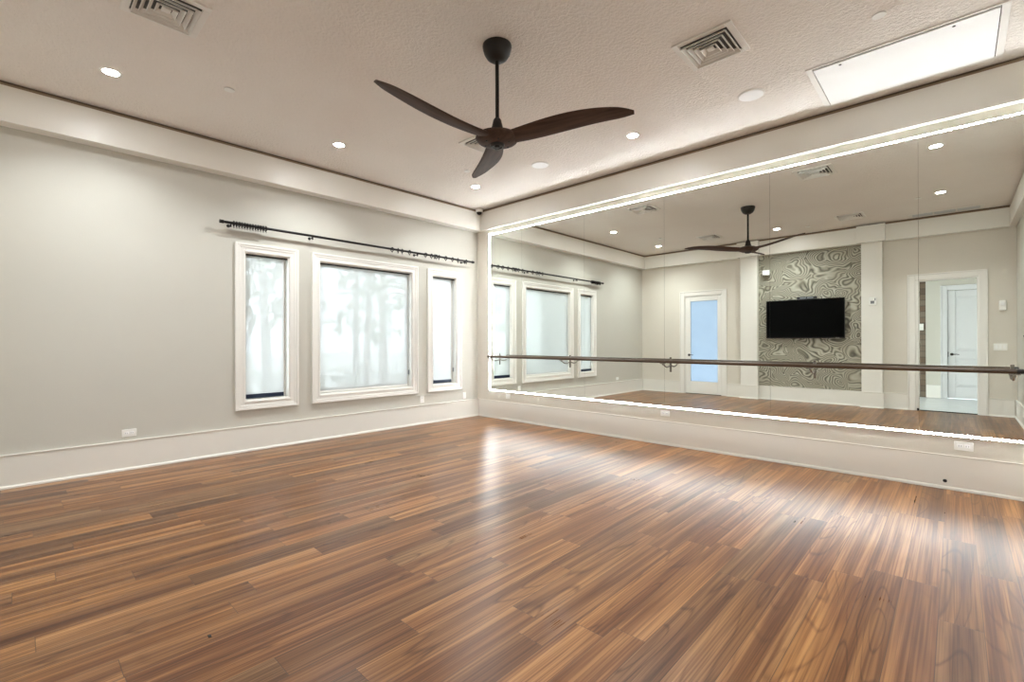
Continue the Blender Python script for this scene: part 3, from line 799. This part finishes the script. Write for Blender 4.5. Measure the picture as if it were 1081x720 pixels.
sw = thing('light_switch', (6.608, -LY, 1.177), 'white three-gang light switch right of the doorway', 'light switch')
pl = MB().box(-.082, .082, 0, .007, -.058, .058).build('plate', 'plastic', sw, bevel=.002)
for k in (-1, 0, 1):
    m = MB(); m.hexa([(k*.046-.016, .0072, -.033), (k*.046+.016, .0072, -.033), (k*.046+.016, .0072, .033), (k*.046-.016, .0072, .033),
                      (k*.046-.016, .0092, -.033), (k*.046+.016, .0092, -.033), (k*.046+.016, .0130, .033), (k*.046-.016, .0130, .033)])
    m.build('rocker', 'panel_white', sw)

# right wall
dp = thing('wall_dispenser', (LX, -2.83, 1.20), 'white dispenser box with a black lid on the right wall', 'dispenser')
MB().box(-.135, 0, -.16, .16, -.135, .125).build('housing', 'panel_white', dp, bevel=.006)
MB().box(-.145, 0, -.17, .17, .1255, .150).build('lid', 'black_plastic', dp, bevel=.006)
MB().box(-.139, -.1355, -.150, .150, -.135, -.128).build('bottom_edge', 'grey_plastic', dp)
hk = thing('wall_hook', (LX, -3.45, .975), 'small black hook on the right wall above the barre end', 'hook')
m = MB(); m.lathe([(.035, 0), (.035, -.008), (.026, -.012)], (0, 0, 0), 'x', 20); m.build('rose', 'black_metal', hk, smooth=True)
m = MB(); m.tube([(-.010, 0, 0), (-.055, 0, -.004), (-.075, 0, .012), (-.078, 0, .040)], .011, 10); m.build('prong', 'black_metal', hk, smooth=True)

# ------------------------------------------------------------------ outside the windows
struct(MB().box(-60, -WT, -40, 40, -.4, -.15).build('ground_paving', 'lawn'), 'pale paving outside the windows', 'ground')
struct(MB().box(-WT, 60, -40, -8.96, -.4, -.15).build('ground_terrace', 'hall_floor'), 'pale terrace outside the doors', 'ground')
def tree(name, x, y, h, r, lean, lab, nf=150, spread=1.3, base=.45):
    o = thing(name, (x, y, -.15), lab, 'tree', 'trees outside the windows')
    rnd = random.Random(int(x*97+y*31))
    m = MB(); pts = [(lean*(t/8)**1.5, lean*.4*(t/8), h*t/8) for t in range(9)]
    m.tube(pts, [r*(1.25-.5*t/8) for t in range(9)], 12); m.build('trunk', 'bark', o, smooth=True)
    m = MB()
    for i in range(nf):
        c = Vector((lean+rnd.gauss(0, spread*.55), lean*.4+rnd.gauss(0, spread*.55), h*(base+.75*rnd.random())))
        d = Vector((rnd.gauss(0, 1), rnd.gauss(0, 1), rnd.gauss(-.3, .6))).normalized(); L_ = rnd.uniform(.25, .6)
        s_ = d.cross(Vector((0, 0, 1))).normalized()*L_*.22; q = c+d*L_; md = c+d*L_*.5+Vector((0, 0, .06))
        v = [m.b.verts.new(p) for p in (c, md+s_, q, md-s_)]; m.b.faces.new(v)
    m.build('foliage', 'leaf', o); return o
def shrub(x, y, h, w, lab):
    o = thing('garden_shrub', (x, y, -.15), lab, 'shrub', 'shrubs outside the windows')
    rnd = random.Random(int(x*53+y*17)); m = MB()
    for k in range(5): m.tube([(0, 0, 0), (rnd.gauss(0, w*.2), rnd.gauss(0, w*.2), h*.6)], [.02, .008], 6)
    m.build('stem', 'bark', o); m = MB()
    for i in range(220):
        c = Vector((rnd.gauss(0, w*.35), rnd.gauss(0, w*.35), h*(.15+.8*rnd.random())))
        d = Vector((rnd.gauss(0, 1), rnd.gauss(0, 1), rnd.gauss(.4, .5))).normalized(); L_ = rnd.uniform(.12, .26)
        s_ = d.cross(Vector((0, 0, 1))).normalized()*L_*.3; q = c+d*L_
        v = [m.b.verts.new(p) for p in (c, c+d*L_*.5+s_, q, c+d*L_*.5-s_)]; m.b.faces.new(v)
    m.build('foliage', 'leaf', o); return o
tree('garden_tree', -2.6, -2.55, 4.6, .07, -.25, 'tree with a leaning trunk seen through the narrow left shade', 300, .75, .40)
tree('garden_tree', -5.0, .35, 5.6, .065, .05, 'straight tree trunk seen through the middle shade, at its left', 200, .55, .30)
tree('garden_tree', -7.6, 2.70, 6.2, .11, .0, 'straight tree trunk seen through the middle shade, at its centre', 240, .9, .25)
tree('garden_tree', -2.9, -.55, 4.2, .06, .2, 'slanting young tree seen low through the middle shade', 80, .4, .62)
for x, y, h, w, lab in ((-1.5, -2.75, .95, .7, 'leafy shrub behind the bottom of the narrow left shade'), (-1.6, -1.55, .95, .7, 'leafy shrub low behind the middle shade, at its left'),
                        (-1.7, -.35, .8, .45, 'leafy shrub low behind the middle shade, at its right')):
    shrub(x, y, h, w, lab)

# ------------------------------------------------------------------ sky and camera
wd = bpy.data.worlds.new('sky'); S.world = wd; wd.use_nodes = True
nt = wd.node_tree; nt.nodes.clear()
out = nt.nodes.new('ShaderNodeOutputWorld'); bg = nt.nodes.new('ShaderNodeBackground')
bg.inputs[0].default_value = (.86, .935, 1.0, 1); bg.inputs[1].default_value = 2.15
nt.links.new(bg.outputs[0], out.inputs[0])

cam = bpy.data.cameras.new('camera'); cam.sensor_width = 36; cam.sensor_fit = 'HORIZONTAL'
cam.lens = 494.4635/1081*36; cam.clip_start = .02; cam.clip_end = 300
co = bpy.data.objects.new('camera', cam); COL.objects.link(co); S.camera = co
yaw, pit, rol = .758636413, .002075557, -.002247540
F = Vector((-math.sin(yaw)*math.cos(pit), math.cos(yaw)*math.cos(pit), math.sin(pit)))
R = Vector((math.cos(yaw), math.sin(yaw), 0)); U = R.cross(F)
c_, s_ = math.cos(rol), math.sin(rol)
R2, U2 = c_*R+s_*U, -s_*R+c_*U
mt = Matrix((R2, U2, -F)).transposed().to_4x4(); mt.translation = (6.06332945, -5.54788340, 1.28)
co.matrix_world = mt

S.view_settings.view_transform = 'Standard'; S.view_settings.look = 'None'
S.view_settings.gamma = 1; S.view_settings.use_curve_mapping = False
S.view_settings.exposure = 2.12
cy = S.cycles
cy.use_denoising = True
cy.max_bounces = 10; cy.diffuse_bounces = 6; cy.glossy_bounces = 5; cy.transparent_max_bounces = 12
cy.sample_clamp_indirect = 6.0
